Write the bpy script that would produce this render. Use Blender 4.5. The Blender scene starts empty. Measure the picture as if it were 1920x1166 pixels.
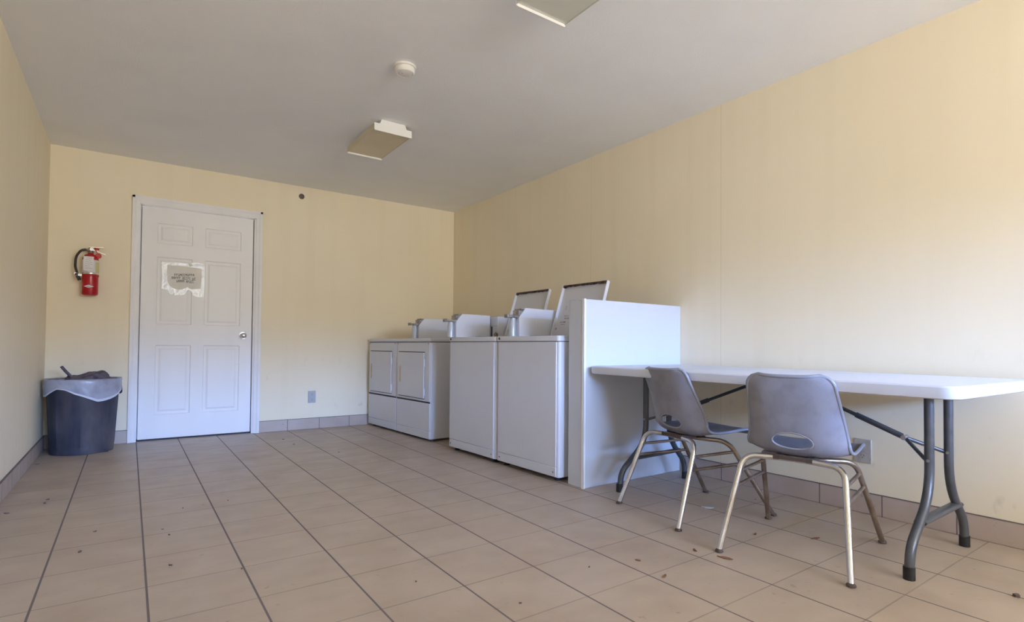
import bpy, bmesh, math, random
from mathutils import Vector, Matrix, noise
R = math.radians
PI = math.pi
C = bpy.context.scene.collection
S = bpy.context.scene

# ------------------------------------------------------------------ camera
FPX, YAW, PITCH, ROLL, CAMH = 1023.08, 0.6166, 0.0209, 0.0085, 0.8413
fwd = Vector((math.sin(YAW)*math.cos(PITCH), math.cos(YAW)*math.cos(PITCH), math.sin(PITCH)))
rgt = fwd.cross(Vector((0, 0, 1))).normalized()
upv = rgt.cross(fwd)
rr = math.cos(ROLL)*rgt + math.sin(ROLL)*upv
uu = -math.sin(ROLL)*rgt + math.cos(ROLL)*upv
cd = bpy.data.cameras.new('camera')
cam = bpy.data.objects.new('camera', cd)
C.objects.link(cam)
m = Matrix((rr, uu, -fwd)).transposed().to_4x4()
m.translation = (0, 0, CAMH)
cam.matrix_world = m
cd.sensor_fit = 'HORIZONTAL'
cd.sensor_width = 36.0
cd.lens = FPX/1920*36.0
cd.shift_x = -7.6/1920
cd.shift_y = 45.4/1920
cd.clip_start = 0.02
S.camera = cam

# ------------------------------------------------------------------ view, world, daylight
S.view_settings.view_transform = 'Standard'
S.view_settings.look = 'None'
S.view_settings.gamma = 1.0
S.view_settings.use_curve_mapping = False
S.view_settings.exposure = 0.82
S.cycles.max_bounces = 16
S.cycles.diffuse_bounces = 10
S.cycles.glossy_bounces = 6
S.cycles.sample_clamp_indirect = 6.0

XL, XR, YB, YF, H = -0.541, 3.110, 5.678, -2.60, 2.4248
WX0, WX1, WZ0, WZ1 = 0.62, 3.04, 1.20, 2.40 # window in the wall behind the camera

w = bpy.data.worlds.new('daylight')
S.world = w
w.use_nodes = True
nt = w.node_tree
nt.nodes.clear()
out = nt.nodes.new('ShaderNodeOutputWorld')
bg = nt.nodes.new('ShaderNodeBackground')
tc = nt.nodes.new('ShaderNodeTexCoord')
sp = nt.nodes.new('ShaderNodeSeparateXYZ')
mr = nt.nodes.new('ShaderNodeMapRange')
cr = nt.nodes.new('ShaderNodeValToRGB')
mr.inputs['From Min'].default_value = -1
mr.inputs['From Max'].default_value = 1
nt.links.new(tc.outputs['Generated'], sp.inputs[0])
nt.links.new(sp.outputs['Z'], mr.inputs['Value'])
nt.links.new(mr.outputs[0], cr.inputs[0])
nt.links.new(cr.outputs[0], bg.inputs[0])
nt.links.new(bg.outputs[0], out.inputs[0])
e = cr.color_ramp.elements
GROUND = (1.95, 1.90, 1.76, 1)       # sunlit pavement and far buildings
e[0].position = 0.0; e[0].color = (1.1, 1.06, 1.0, 1)
e[1].position = 1.0; e[1].color = (0.30, 0.42, 0.70, 1)
for pos, col in ((0.50, GROUND), (0.553, (1.6,1.6,1.55, 1)), (0.573, (4.1,7.3,15.2, 1)), (0.75, (3.4,6.4,14.5, 1))):
    x = e.new(pos); x.color = col
bg.inputs['Strength'].default_value = 5.4

for nm, a0, a1, b0, b1 in (('window_daylight', WX0, WX1, WZ0, WZ1),):
    pl = bpy.data.lights.new(nm, 'AREA')
    pl.shape = 'RECTANGLE'
    pl.size = a1-a0; pl.size_y = b1-b0
    pl.cycles.is_portal = True
    po = bpy.data.objects.new(nm, pl)
    po.location = ((a0+a1)/2, YF-0.01, (b0+b1)/2)
    po.rotation_euler = (R(90), 0, 0)     # shines towards +Y
    C.objects.link(po)

# ------------------------------------------------------------------ helpers
def tag(o, label=None, cat=None, group=None, kind=None):
    if label: o['label'] = label
    if cat: o['category'] = cat
    if group: o['group'] = group
    if kind: o['kind'] = kind
    return o

def thing(name, label, cat, loc=(0, 0, 0), rz=0, group=None):
    o = bpy.data.objects.new(name, None)
    o.empty_display_size = 0.1
    C.objects.link(o)
    o.location = loc
    o.rotation_euler = (0, 0, rz)
    return tag(o, label, cat, group)

def obj(name, bm, mt, parent=None, smooth=None, mods=()):
    bmesh.ops.remove_doubles(bm, verts=bm.verts, dist=1e-6)
    bmesh.ops.recalc_face_normals(bm, faces=bm.faces)
    me = bpy.data.meshes.new(name)
    bm.to_mesh(me)
    bm.free()
    for x in (mt if isinstance(mt, (list, tuple)) else [mt]):
        me.materials.append(x)
    if smooth is not None:
        for p in me.polygons: p.use_smooth = True
        if smooth < 180:
            try: me.set_sharp_from_angle(angle=R(smooth))
            except Exception: pass
    o = bpy.data.objects.new(name, me)
    C.objects.link(o)
    if parent: o.parent = parent
    return o

def bevel(o, wd, seg=2):
    b = o.modifiers.new('bevel', 'BEVEL')
    b.width = wd; b.segments = seg; b.limit_method = 'ANGLE'; b.angle_limit = R(40)
    b.harden_normals = False
    for p in o.data.polygons: p.use_smooth = True
    try: o.data.set_sharp_from_angle(angle=R(50))
    except Exception: pass
    return o

def box(bm, a, b, mi=0):
    x0, y0, z0 = a; x1, y1, z1 = b
    v = [bm.verts.new(p) for p in ((x0,y0,z0),(x1,y0,z0),(x1,y1,z0),(x0,y1,z0),(x0,y0,z1),(x1,y0,z1),(x1,y1,z1),(x0,y1,z1))]
    for f in ((0,3,2,1),(4,5,6,7),(0,1,5,4),(1,2,6,5),(2,3,7,6),(3,0,4,7)):
        bm.faces.new([v[i] for i in f]).material_index = mi
    return bm

def B(*args, mi=0):
    bm = bmesh.new()
    for a, b in args: box(bm, a, b, mi)
    return bm

def prism(bm, pts, axis, a, b, mi=0):
    """closed outline pts in the plane across `axis`, from a to b"""
    def P(u, v, t):
        return {'x': (t, u, v), 'y': (u, t, v), 'z': (u, v, t)}[axis]
    A = [bm.verts.new(P(u, v, a)) for u, v in pts]
    D = [bm.verts.new(P(u, v, b)) for u, v in pts]
    n = len(pts)
    for f in ([A, list(reversed(D))] + [[A[i], A[(i+1) % n], D[(i+1) % n], D[i]] for i in range(n)]):
        bm.faces.new(f).material_index = mi
    return bm

def lathe(bm, prof, n=40, cx=0, cy=0, mi=0, f=None, cap=True):
    rings = []
    for r_, z in prof:
        ring = []
        for i in range(n):
            t = 2*PI*i/n
            r2, z2 = (f(r_, z, t) if f else (r_, z))
            ring.append(bm.verts.new((cx+r2*math.cos(t), cy+r2*math.sin(t), z2)))
        rings.append(ring)
    for a, b in zip(rings, rings[1:]):
        for i in range(n):
            bm.faces.new((a[i], a[(i+1) % n], b[(i+1) % n], b[i])).material_index = mi
    if cap:
        for k in (0, -1):
            if prof[k][0] > 1e-5: bm.faces.new(rings[k]).material_index = mi
    return bm

def fillet(pts, rad, seg=6):
    P = [Vector(p) for p in pts]
    out = [P[0]]
    for i in range(1, len(P)-1):
        a, b, c = P[i-1], P[i], P[i+1]
        r_ = rad[i-1] if isinstance(rad, (list, tuple)) else rad
        d1 = (a-b); d2 = (c-b)
        r_ = min(r_, d1.length*0.49, d2.length*0.49)
        p, q = b+d1.normalized()*r_, b+d2.normalized()*r_
        for k in range(seg+1):
            t = k/seg
            out.append(p*(1-t)**2 + b*2*t*(1-t) + q*t*t)
    out.append(P[-1])
    return out

def tube(bm, pts, r_, n=14, mi=0, flat=1.0, closed=False):
    P = [Vector(p) for p in pts]
    N = len(P)
    def tan(i):
        if closed: return (P[(i+1) % N]-P[i-1]).normalized()
        return (P[min(i+1, N-1)]-P[max(i-1, 0)]).normalized()
    t0 = tan(0)
    ref = Vector((0, 0, 1)) if abs(t0.z) < 0.9 else Vector((1, 0, 0))
    u = t0.cross(ref).normalized()
    rings = []
    for i in range(N):
        t = tan(i)
        u = (u - t*u.dot(t)).normalized()
        v = t.cross(u)
        rings.append([bm.verts.new(P[i] + u*(r_*math.cos(2*PI*k/n)) + v*(r_*flat*math.sin(2*PI*k/n))) for k in range(n)])
    rng = range(N) if closed else range(N-1)
    for i in rng:
        a, b = rings[i], rings[(i+1) % N]
        for k in range(n):
            bm.faces.new((a[k], a[(k+1) % n], b[(k+1) % n], b[k])).material_index = mi
    if not closed:
        bm.faces.new(rings[0]).material_index = mi
        bm.faces.new(rings[-1]).material_index = mi
    return bm

def pieces(name, bm, mt, parent, smooth=None, bev=None):
    """every separate piece of bm becomes an object of its own"""
    seen = set(); groups = []
    for v in bm.verts:
        if v in seen: continue
        st = [v]; seen.add(v); g = []
        while st:
            a = st.pop(); g.append(a)
            for e_ in a.link_edges:
                b = e_.other_vert(a)
                if b not in seen: seen.add(b); st.append(b)
        groups.append(g)
    res = []
    for g in groups:
        nb = bmesh.new(); mp = {v: nb.verts.new(v.co) for v in g}
        fs = set(f for v in g for f in v.link_faces)
        for f in fs: nb.faces.new([mp[v] for v in f.verts]).material_index = f.material_index
        o = obj(name, nb, mt, parent, smooth=smooth)
        if bev: bevel(o, *bev)
        res.append(o)
    bm.free()
    return res

def disc(bm, c, nrm, r_, h, n=20, mi=0):
    c = Vector(c); d = Vector(nrm).normalized()
    return tube(bm, [c, c+d*h], r_, n, mi)

# ------------------------------------------------------------------ materials
def mat(name, col, rough=0.5, metal=0.0, var=0.0, scale=6.0, col2=None, lo=0.45, hi=0.65, bump=0.0, bscale=60, stretch=(1, 1, 1), spec=0.5):
    mt = bpy.data.materials.new(name)
    mt.use_nodes = True
    t = mt.node_tree
    b = t.nodes['Principled BSDF']
    b.inputs['Base Color'].default_value = (*col, 1)
    b.inputs['Roughness'].default_value = rough
    b.inputs['Metallic'].default_value = metal
    b.inputs['Specular IOR Level'].default_value = spec
    tcn = t.nodes.new('ShaderNodeTexCoord')
    mp = t.nodes.new('ShaderNodeMapping')
    mp.inputs['Scale'].default_value = stretch
    t.links.new(tcn.outputs['Object'], mp.inputs[0])
    if var or col2:
        nz = t.nodes.new('ShaderNodeTexNoise')
        nz.inputs['Scale'].default_value = scale
        nz.inputs['Detail'].default_value = 6
        t.links.new(mp.outputs[0], nz.inputs[0])
        r_ = t.nodes.new('ShaderNodeMapRange')
        r_.inputs['From Min'].default_value = lo
        r_.inputs['From Max'].default_value = hi
        t.links.new(nz.outputs['Fac'], r_.inputs[0])
        mx = t.nodes.new('ShaderNodeMix')
        mx.data_type = 'RGBA'
        mx.inputs[6].default_value = (*col, 1)
        mx.inputs[7].default_value = (*(col2 if col2 else [c*(1-var) for c in col]), 1)
        t.links.new(r_.outputs[0], mx.inputs[0])
        t.links.new(mx.outputs[2], b.inputs['Base Color'])
    if bump:
        nb = t.nodes.new('ShaderNodeTexNoise')
        nb.inputs['Scale'].default_value = bscale
        nb.inputs['Detail'].default_value = 3
        t.links.new(mp.outputs[0], nb.inputs[0])
        bp = t.nodes.new('ShaderNodeBump')
        bp.inputs['Strength'].default_value = bump
        bp.inputs['Distance'].default_value = 0.01
        t.links.new(nb.outputs['Fac'], bp.inputs['Height'])
        t.links.new(bp.outputs[0], b.inputs['Normal'])
    return mt

M = {}
M['enamel'] = mat('white_enamel', (0.66, 0.685, 0.76), 0.38, var=0.03, scale=3)
M['enamel_dark'] = mat('dark_gap', (0.04, 0.04, 0.05), 0.8)
M['enamel_lid'] = mat('lid_enamel', (0.60, 0.61, 0.65), 0.35)
M['rust'] = mat('rusty_lid_edge', (0.10, 0.06, 0.05), 0.9, col2=(0.02, 0.02, 0.025), scale=60)
M['gold'] = mat('brass_trim', (0.55, 0.42, 0.20), 0.35, 0.7)
M['brass_dirty'] = mat('dirty_hinge_metal', (0.34, 0.29, 0.22), 0.4, 0.8, col2=(0.12, 0.09, 0.06), scale=80)
M['slide'] = mat('coin_slide_metal', (0.42, 0.40, 0.39), 0.38, 0.7, col2=(0.22, 0.2, 0.2), scale=40)
M['lock'] = mat('coin_vault_paint', (0.52, 0.58, 0.66), 0.35, 0.3)
M['white_paint'] = mat('white_paint', (0.82, 0.82, 0.84), 0.55, var=0.05, scale=4, bump=0.03, bscale=30)
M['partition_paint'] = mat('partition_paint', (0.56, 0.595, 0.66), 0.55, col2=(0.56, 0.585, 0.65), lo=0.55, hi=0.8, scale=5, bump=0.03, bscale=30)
M['door_paint'] = mat('door_paint', (0.83, 0.83, 0.845), 0.45, var=0.04, scale=3, bump=0.05, bscale=40, stretch=(1, 1, .1))
M['table_top'] = mat('white_table_plastic', (0.62, 0.66, 0.75), 0.42, bump=0.05, bscale=200)
M['table_leg'] = mat('grey_powder_coat', (0.10, 0.105, 0.115), 0.33, 0.35, var=0.2, scale=20)
M['rubber'] = mat('black_rubber', (0.012, 0.012, 0.013), 0.6)
M['shell'] = mat('grey_fibreglass', (0.245, 0.25, 0.30), 0.45, col2=(0.205, 0.205, 0.245), scale=14, bump=0.06, bscale=160)
M['shell_rim'] = mat('grey_shell_rim', (0.26, 0.27, 0.32), 0.35)
M['chrome'] = mat('worn_chrome', (0.66, 0.67, 0.70), 0.16, 1.0, col2=(0.45, 0.38, 0.32), lo=0.55, hi=0.8, scale=16)
M['rusty_chrome'] = mat('rusty_chrome', (0.40, 0.34, 0.29), 0.33, 0.9, col2=(0.20, 0.13, 0.09), lo=0.4, hi=0.75, scale=14)
M['glide'] = mat('brown_glide', (0.07, 0.045, 0.035), 0.6)
M['can'] = mat('dark_grey_plastic', (0.030, 0.034, 0.055), 0.6, col2=(0.095, 0.085, 0.10), lo=0.42, hi=0.72, scale=7, bump=0.1, bscale=30, stretch=(1, 1, .45))
M['bag'] = mat('clear_plastic_liner', (0.42, 0.45, 0.56), 0.28, var=0.25, scale=9)
M['bag'].node_tree.nodes['Principled BSDF'].inputs['Alpha'].default_value = 0.9
M['bag_hem'] = mat('liner_hem', (0.62, 0.65, 0.76), 0.35)
M['cloth'] = mat('grey_cloth', (0.14, 0.12, 0.15), 0.95, col2=(0.07, 0.06, 0.08), scale=25, bump=0.4, bscale=50)
M['red'] = mat('red_enamel', (0.42, 0.008, 0.015), 0.25)
M['red2'] = mat('red_plastic', (0.50, 0.02, 0.01), 0.4)
M['label'] = mat('paper_label', (0.72, 0.70, 0.72), 0.5)
M['ink'] = mat('ink', (0.14, 0.14, 0.16), 0.7)
M['silver'] = mat('silver_metal', (0.75, 0.74, 0.74), 0.25, 0.9)
M['yellow_label'] = mat('yellow_label', (0.60, 0.55, 0.25), 0.5)
M['hose'] = mat('black_hose', (0.022, 0.022, 0.022), 0.55)
M['plate'] = mat('outlet_plate', (0.40, 0.41, 0.42), 0.45)
M['plate_w'] = mat('outlet_plate_worn', (0.46, 0.42, 0.37), 0.45, var=0.2, scale=20)
M['lens'] = mat('aged_diffuser', (0.70, 0.62, 0.44), 0.45, var=0.06, scale=4)
M['lens2'] = mat('glossy_pan', (0.66, 0.67, 0.60), 0.22, var=0.08, scale=5)
M['fix'] = mat('fixture_enamel', (0.82, 0.81, 0.79), 0.4)
M['detector'] = mat('detector_plastic', (0.80, 0.78, 0.74), 0.5)
M['vent'] = mat('detector_vent', (0.50, 0.48, 0.45), 0.7)
M['plug'] = mat('pipe_grey', (0.16, 0.13, 0.12), 0.6, 0.3, var=0.4, scale=60)
M['leaf'] = mat('dry_leaf', (0.20, 0.10, 0.05), 0.85, var=0.3, scale=30)
M['speck'] = mat('dark_debris', (0.13, 0.095, 0.09), 0.9)
M['scrap'] = mat('paper_scrap', (0.62, 0.64, 0.70), 0.5)
M['sleeve'] = mat('plastic_sleeve', (0.80, 0.83, 0.88), 0.25, var=0.08, scale=14, bump=0.5, bscale=22, spec=0.8)
M['paper'] = mat('aged_paper', (0.74, 0.73, 0.69), 0.7, var=0.06, scale=12)
M['tape'] = mat('yellowed_tape', (0.52, 0.50, 0.40), 0.3)
M['caulk'] = mat('dirty_caulk', (0.16, 0.13, 0.12), 0.8)
M['concrete'] = mat('outdoor_slab', (0.40, 0.37, 0.33), 0.9, var=0.1)

def paint(name, base, patch, streak=0.022, seams=()):
    mt = bpy.data.materials.new(name)
    mt.use_nodes = True
    t = mt.node_tree; L = t.links.new
    b = t.nodes['Principled BSDF']
    b.inputs['Roughness'].default_value = 0.6
    b.inputs['Specular IOR Level'].default_value = 0.3
    geo = t.nodes.new('ShaderNodeNewGeometry')
    def nz(scale, stretch, lo, hi, detail=4):
        mp = t.nodes.new('ShaderNodeMapping'); mp.inputs['Scale'].default_value = stretch
        L(geo.outputs['Position'], mp.inputs[0])
        n = t.nodes.new('ShaderNodeTexNoise'); n.inputs['Scale'].default_value = scale; n.inputs['Detail'].default_value = detail
        L(mp.outputs[0], n.inputs[0])
        r_ = t.nodes.new('ShaderNodeMapRange'); r_.inputs['From Min'].default_value = lo; r_.inputs['From Max'].default_value = hi
        L(n.outputs['Fac'], r_.inputs[0])
        return r_.outputs[0]
    def mix(fac, a, c):
        mx = t.nodes.new('ShaderNodeMix'); mx.data_type = 'RGBA'
        L(fac, mx.inputs[0])
        if isinstance(a, tuple): mx.inputs[6].default_value = (*a, 1)
        else: L(a, mx.inputs[6])
        mx.inputs[7].default_value = (*c, 1)
        return mx.outputs[2]
    def mth(op, a, b_=None, clamp=False):
        n = t.nodes.new('ShaderNodeMath'); n.operation = op; n.use_clamp = clamp
        for i, v in enumerate((a, b_)):
            if v is None: continue
            if isinstance(v, (int, float)): n.inputs[i].default_value = v
            else: L(v, n.inputs[i])
        return n.outputs[0]
    c = mix(nz(1.2, (1, 1, 1), 0.4, 0.65), base, patch)
    c = mix(nz(8, (1, 1, 0.06), 0.5, 0.8), c, tuple(x*(1-streak) for x in base))
    # grime: small scuffs low on the wall
    sx = t.nodes.new('ShaderNodeSeparateXYZ'); L(geo.outputs['Position'], sx.inputs[0])
    low = t.nodes.new('ShaderNodeMapRange')
    low.inputs['From Min'].default_value = 0.15; low.inputs['From Max'].default_value = 1.0
    low.inputs['To Min'].default_value = 1.0; low.inputs['To Max'].default_value = 0.0
    L(sx.outputs['Z'], low.inputs[0])
    sc = mth('MULTIPLY', nz(13, (1, 1, 0.5), 0.64, 0.76, 8), low.outputs[0], True)
    sc = mth('MULTIPLY', sc, 0.32)
    c = mix(sc, c, (0.27, 0.24, 0.20))
    for ys in seams:
        d = mth('ABSOLUTE', mth('SUBTRACT', sx.outputs['Y'], ys))
        k = mth('LESS_THAN', d, 0.0015)
        c = mix(mth('MULTIPLY', k, 0.45), c, tuple(x*0.6 for x in base))
    L(c, b.inputs['Base Color'])
    nb = t.nodes.new('ShaderNodeTexNoise'); nb.inputs['Scale'].default_value = 90
    L(geo.outputs['Position'], nb.inputs[0])
    bp = t.nodes.new('ShaderNodeBump'); bp.inputs['Strength'].default_value = 0.05; bp.inputs['Distance'].default_value = 0.005
    L(nb.outputs['Fac'], bp.inputs['Height']); L(bp.outputs[0], b.inputs['Normal'])
    return mt

M['wall'] = paint('yellow_wall_paint', (0.83, 0.745, 0.565), (0.85, 0.77, 0.60), seams=(2.105, 3.325))
M['ceil'] = mat('ceiling_paint', (0.87, 0.885, 0.905), 0.8, var=0.03, scale=2, bump=0.15, bscale=110)

def tile_mat(name, tile, tile2, ax, off, gx=0.0035, gy=0.0028, groutx=(0.155, 0.125, 0.125), grouty=(0.22, 0.18, 0.16), vert=None):
    """square tiles on a grid; ax = pair of axes, off = grid origin per axis"""
    A = 0.3039
    mt = bpy.data.materials.new(name); mt.use_nodes = True
    t = mt.node_tree; L = t.links.new
    b = t.nodes['Principled BSDF']
    geo = t.nodes.new('ShaderNodeNewGeometry')
    sx = t.nodes.new('ShaderNodeSeparateXYZ'); L(geo.outputs['Position'], sx.inputs[0])
    def mth(op, a, b_=None):
        n = t.nodes.new('ShaderNodeMath'); n.operation = op
        for i, v in enumerate((a, b_)):
            if v is None: continue
            if isinstance(v, (int, float)): n.inputs[i].default_value = v
            else: L(v, n.inputs[i])
        return n.outputs[0]
    def line(axis, o, wd):
        s = mth('DIVIDE', mth('SUBTRACT', sx.outputs[axis], o), A)
        fr = mth('ABSOLUTE', mth('SUBTRACT', mth('FRACT', mth('ADD', s, 0.5)), 0.5))
        return mth('LESS_THAN', fr, wd/A), mth('FLOOR', s)
    def mix(fac, a, c):
        mx = t.nodes.new('ShaderNodeMix'); mx.data_type = 'RGBA'
        if isinstance(fac, float): mx.inputs[0].default_value = fac
        else: L(fac, mx.inputs[0])
        for k, v in ((6, a), (7, c)):
            if isinstance(v, tuple): mx.inputs[k].default_value = (*v, 1)
            else: L(v, mx.inputs[k])
        return mx.outputs[2]
    def nz(scale, lo, hi, vec=None, detail=5, stretch=(1, 1, 1)):
        mp = t.nodes.new('ShaderNodeMapping'); mp.inputs['Scale'].default_value = stretch
        L(vec or geo.outputs['Position'], mp.inputs[0])
        n = t.nodes.new('ShaderNodeTexNoise'); n.inputs['Scale'].default_value = scale; n.inputs['Detail'].default_value = detail
        L(mp.outputs[0], n.inputs[0])
        r_ = t.nodes.new('ShaderNodeMapRange'); r_.inputs['From Min'].default_value = lo; r_.inputs['From Max'].default_value = hi
        L(n.outputs['Fac'], r_.inputs[0])
        return r_.outputs[0]
    masks = []; cells = []
    for a_, o_, wd in zip(ax, off, (gx, gy)):
        mk, cell = line(a_, o_, wd); masks.append(mk); cells.append(cell)
    cv = t.nodes.new('ShaderNodeCombineXYZ')
    for i, cl in enumerate(cells): L(cl, cv.inputs[i])
    wn = t.nodes.new('ShaderNodeTexWhiteNoise'); L(cv.outputs[0], wn.inputs[0])
    c = mix(nz(5, 0.35, 0.65, stretch=(1, 1.8, 1)), tile, tile2)
    c = mix(mth('MULTIPLY', nz(3.2, 0.48, 0.7), 0.6), c, tuple(x*k_ for x, k_ in zip(tile, (0.84, 0.80, 0.76))))
    c = mix(mth('MULTIPLY', nz(9, 0.55, 0.72, detail=8), 0.4), c, tuple(x*k_ for x, k_ in zip(tile, (1.12, 1.10, 1.06))))
    c = mix(mth('MULTIPLY', wn.outputs['Value'], 0.16), c, tuple(x*0.78 for x in tile))
    c = mix(mth('MULTIPLY', nz(26, 0.66, 0.74, detail=8), 0.35), c, (0.16, 0.12, 0.09))
    cols = (groutx, grouty)
    fadew = nz(1.7, 0.3, 0.6)
    c = mix(mth('MULTIPLY', masks[1], mth('ADD', mth('MULTIPLY', fadew, 0.45), 0.22)) if len(masks) > 1 else 0.0, c, grouty)
    c = mix(masks[0], c, groutx)
    L(c, b.inputs['Base Color'])
    b.inputs['Specular IOR Level'].default_value = 0.45
    rg = t.nodes.new('ShaderNodeMapRange')
    rg.inputs['To Min'].default_value = 0.34; rg.inputs['To Max'].default_value = 0.5
    L(nz(6, 0.3, 0.7), rg.inputs[0])
    mxg = mth('MAXIMUM', masks[0], masks[-1])
    L(mth('MAXIMUM', rg.outputs[0], mth('MULTIPLY', mxg, 0.8)), b.inputs['Roughness'])
    bp = t.nodes.new('ShaderNodeBump'); bp.inputs['Strength'].default_value = 0.25; bp.inputs['Distance'].default_value = 0.002
    bp.invert = True
    L(mxg, bp.inputs['Height']); L(bp.outputs[0], b.inputs['Normal'])
    return mt

T1, T2 = (0.43, 0.35, 0.28), (0.475, 0.39, 0.31)
M['tile'] = tile_mat('floor_tile', T1, T2, ('X', 'Y'), (-0.2394, 2.5903))
SK1, SK2 = (0.46, 0.38, 0.33), (0.50, 0.42, 0.37)
M['skirt_y'] = tile_mat('skirting_tile_y', SK1, SK2, ('Y',), (2.095,), gx=0.0026)
M['skirt_x'] = tile_mat('skirting_tile_x', SK1, SK2, ('X',), (1.282,), gx=0.0026)

# ------------------------------------------------------------------ the room
def struct(name, bm, mt, parent=None, **k):
    o = obj(name, bm, mt, parent, **k)
    if parent is None: o['kind'] = 'structure'
    return o

DX0, DX1, DZ = 0.045, 0.974, 2.05      # door opening
struct('floor', B(((XL-.12, YF-.12, -.1), (XR+.12, YB+.3, 0))), M['tile'])
struct('ceiling', B(((XL-.12, YF-.12, H), (XR+.12, YB+.12, H+.1))), M['ceil'])
struct('wall_left', B(((XL-.12, YF-.12, 0), (XL, YB+.12, H))), M['wall'])
struct('wall_right', B(((XR, YF-.12, 0), (XR+.12, YB+.12, H))), M['wall'])
struct('wall_back', B(((XL, YB, 0), (DX0, YB+.12, H)), ((DX1, YB, 0), (XR, YB+.12, H)), ((DX0, YB, DZ), (DX1, YB+.12, H))), M['wall'])
struct('wall_front', B(((XL, YF-.12, 0), (WX0, YF, H)), ((WX1, YF-.12, 0), (XR, YF, H)), ((WX0, YF-.12, 0), (WX1, YF, WZ0)), ((WX0, YF-.12, WZ1), (WX1, YF, H))), M['wall'])
struct('roof_overhang', B(((XL-3, YF-3.4, 2.48), (XR+3, YF-.12, 2.60))), M['ceil'])
wf = bmesh.new()
for a, b in (((WX0, YF-.09, WZ0), (WX0+.035, YF-.03, WZ1)), ((WX1-.035, YF-.09, WZ0), (WX1, YF-.03, WZ1)),
             ((WX0, YF-.09, WZ0), (WX1, YF-.03, WZ0+.035)), ((WX0, YF-.09, WZ1-.035), (WX1, YF-.03, WZ1)),
             (((WX0+WX1)/2-.02, YF-.09, WZ0), ((WX0+WX1)/2+.02, YF-.03, WZ1))):
    box(wf, a, b)
struct('window_1', wf, M['white_paint'])
bh = 0.106
o = struct('baseboard_right', B(((XR-.009, YF, 0), (XR, 2.42, bh))), M['skirt_y']); bevel(o, .002, 1)
o = struct('baseboard_left', B(((XL, YF, 0), (XL+.009, YB, bh))), M['skirt_y']); bevel(o, .002, 1)
o = struct('baseboard_back', B(((XL+.009, YB-.009, 0), (0.0, YB, bh))), M['skirt_x']); bevel(o, .002, 1)
o = struct('baseboard_back.001', B(((1.026, YB-.009, 0), (XR, YB, bh))), M['skirt_x']); bevel(o, .002, 1)

for nm, a, b in (('baseboard_right', (XR-.0105, YF, bh-.0005), (XR, 2.42, bh+.0025)), ('baseboard_left', (XL, YF, bh-.0005), (XL+.0105, YB, bh+.0025)),
                 ('baseboard_back', (XL+.009, YB-.0105, bh-.0005), (0.0, YB, bh+.0025)), ('baseboard_back.001', (1.026, YB-.0105, bh-.0005), (XR, YB, bh+.0025))):
    obj('caulk_line', B((a, b)), M['caulk'], bpy.data.objects[nm])
# ---- door
def nested(bm, x0, z0, x1, z1, y, levels):
    prev = None
    for ins, dep in levels:
        v = [bm.verts.new(p) for p in ((x0+ins, y+dep, z0+ins), (x1-ins, y+dep, z0+ins), (x1-ins, y+dep, z1-ins), (x0+ins, y+dep, z1-ins))]
        if prev:
            for i in range(4): bm.faces.new((prev[i], prev[(i+1) % 4], v[(i+1) % 4], v[i]))
        prev = v
    bm.faces.new(prev)
YD = YB + 0.028
dx = [0.072, 0.185, 0.454, 0.551, 0.849, 0.950]
dz = [0.014, 0.220, 0.829, 1.011, 1.603, 1.722, 1.900, 2.034]
bm = bmesh.new()
for i in range(5):
    for j in range(7):
        x0, x1, z0, z1 = dx[i], dx[i+1], dz[j], dz[j+1]
        if i in (1, 3) and j in (1, 3, 5):
            nested(bm, x0, z0, x1, z1, YD, ((0, 0), (.007, .007), (.026, .0075), (.040, .0025), (.043, .002)))
        else:
            bm.faces.new([bm.verts.new(p) for p in ((x0, YD, z0), (x1, YD, z0), (x1, YD, z1), (x0, YD, z1))])
bmesh.ops.remove_doubles(bm, verts=bm.verts, dist=1e-5)
X0, X1, Z0, Z1 = dx[0], dx[-1], dz[0], dz[-1]
box(bm, (X0, YD+.009, Z0), (X1, YD+.04, Z1))
for a in (((X0, Z0), (X1, Z0)), ((X1, Z0), (X1, Z1)), ((X1, Z1), (X0, Z1)), ((X0, Z1), (X0, Z0))):
    (xa, za), (xb, zb) = a
    bm.faces.new([bm.verts.new(p) for p in ((xa, YD, za), (xb, YD, zb), (xb, YD+.02, zb), (xa, YD+.02, za))])
door = struct('door_1', bm, M['door_paint'])
fr = bmesh.new()
box(fr, (DX0, YB-.001, 0), (DX0+.018, YB+.12, DZ)); box(fr, (DX1-.018, YB-.001, 0), (DX1, YB+.12, DZ)); box(fr, (DX0, YB-.001, DZ-.012), (DX1, YB+.12, DZ))
box(fr, (DX0+.018, YD+.04, 0), (DX0+.03, YD+.055, DZ-.012)); box(fr, (DX1-.03, YD+.04, 0), (DX1-.018, YD+.055, DZ-.012))
# casing with a stepped profile
def casing(bm, wdt=0.056):
    for a, b, ax in (((0.001, 0.0), (0.001, 2.108), 'L'), ((1.024, 0.0), (1.024, 2.108), 'R')):
        s = 1 if ax == 'L' else -1
        x = a[0]
        pts = [(x, YB), (x, YB-.018), (x+s*.018, YB-.018), (x+s*.030, YB-.013), (x+s*.050, YB-.010), (x+s*wdt, YB-.008), (x+s*wdt, YB)]
        prism(bm, pts, 'z', 0, 2.108-.0002)
    pts = [(YB, 2.108), (YB-.018, 2.108), (YB-.018, 2.09), (YB-.013, 2.078), (YB-.010, 2.058), (YB-.008, 2.108-wdt-.008), (YB, 2.108-wdt-.008)]
    prism(bm, pts, 'x', 0.001, 1.024)
casing(fr)
obj('door_frame', fr, M['white_paint'], door)
kb = bmesh.new()
disc(kb, (0.876, YD, 0.924), (0, -1, 0), .031, .006, 28)
disc(kb, (0.876, YD-.005, 0.924), (0, -1, 0), .012, .03, 20)
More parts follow.
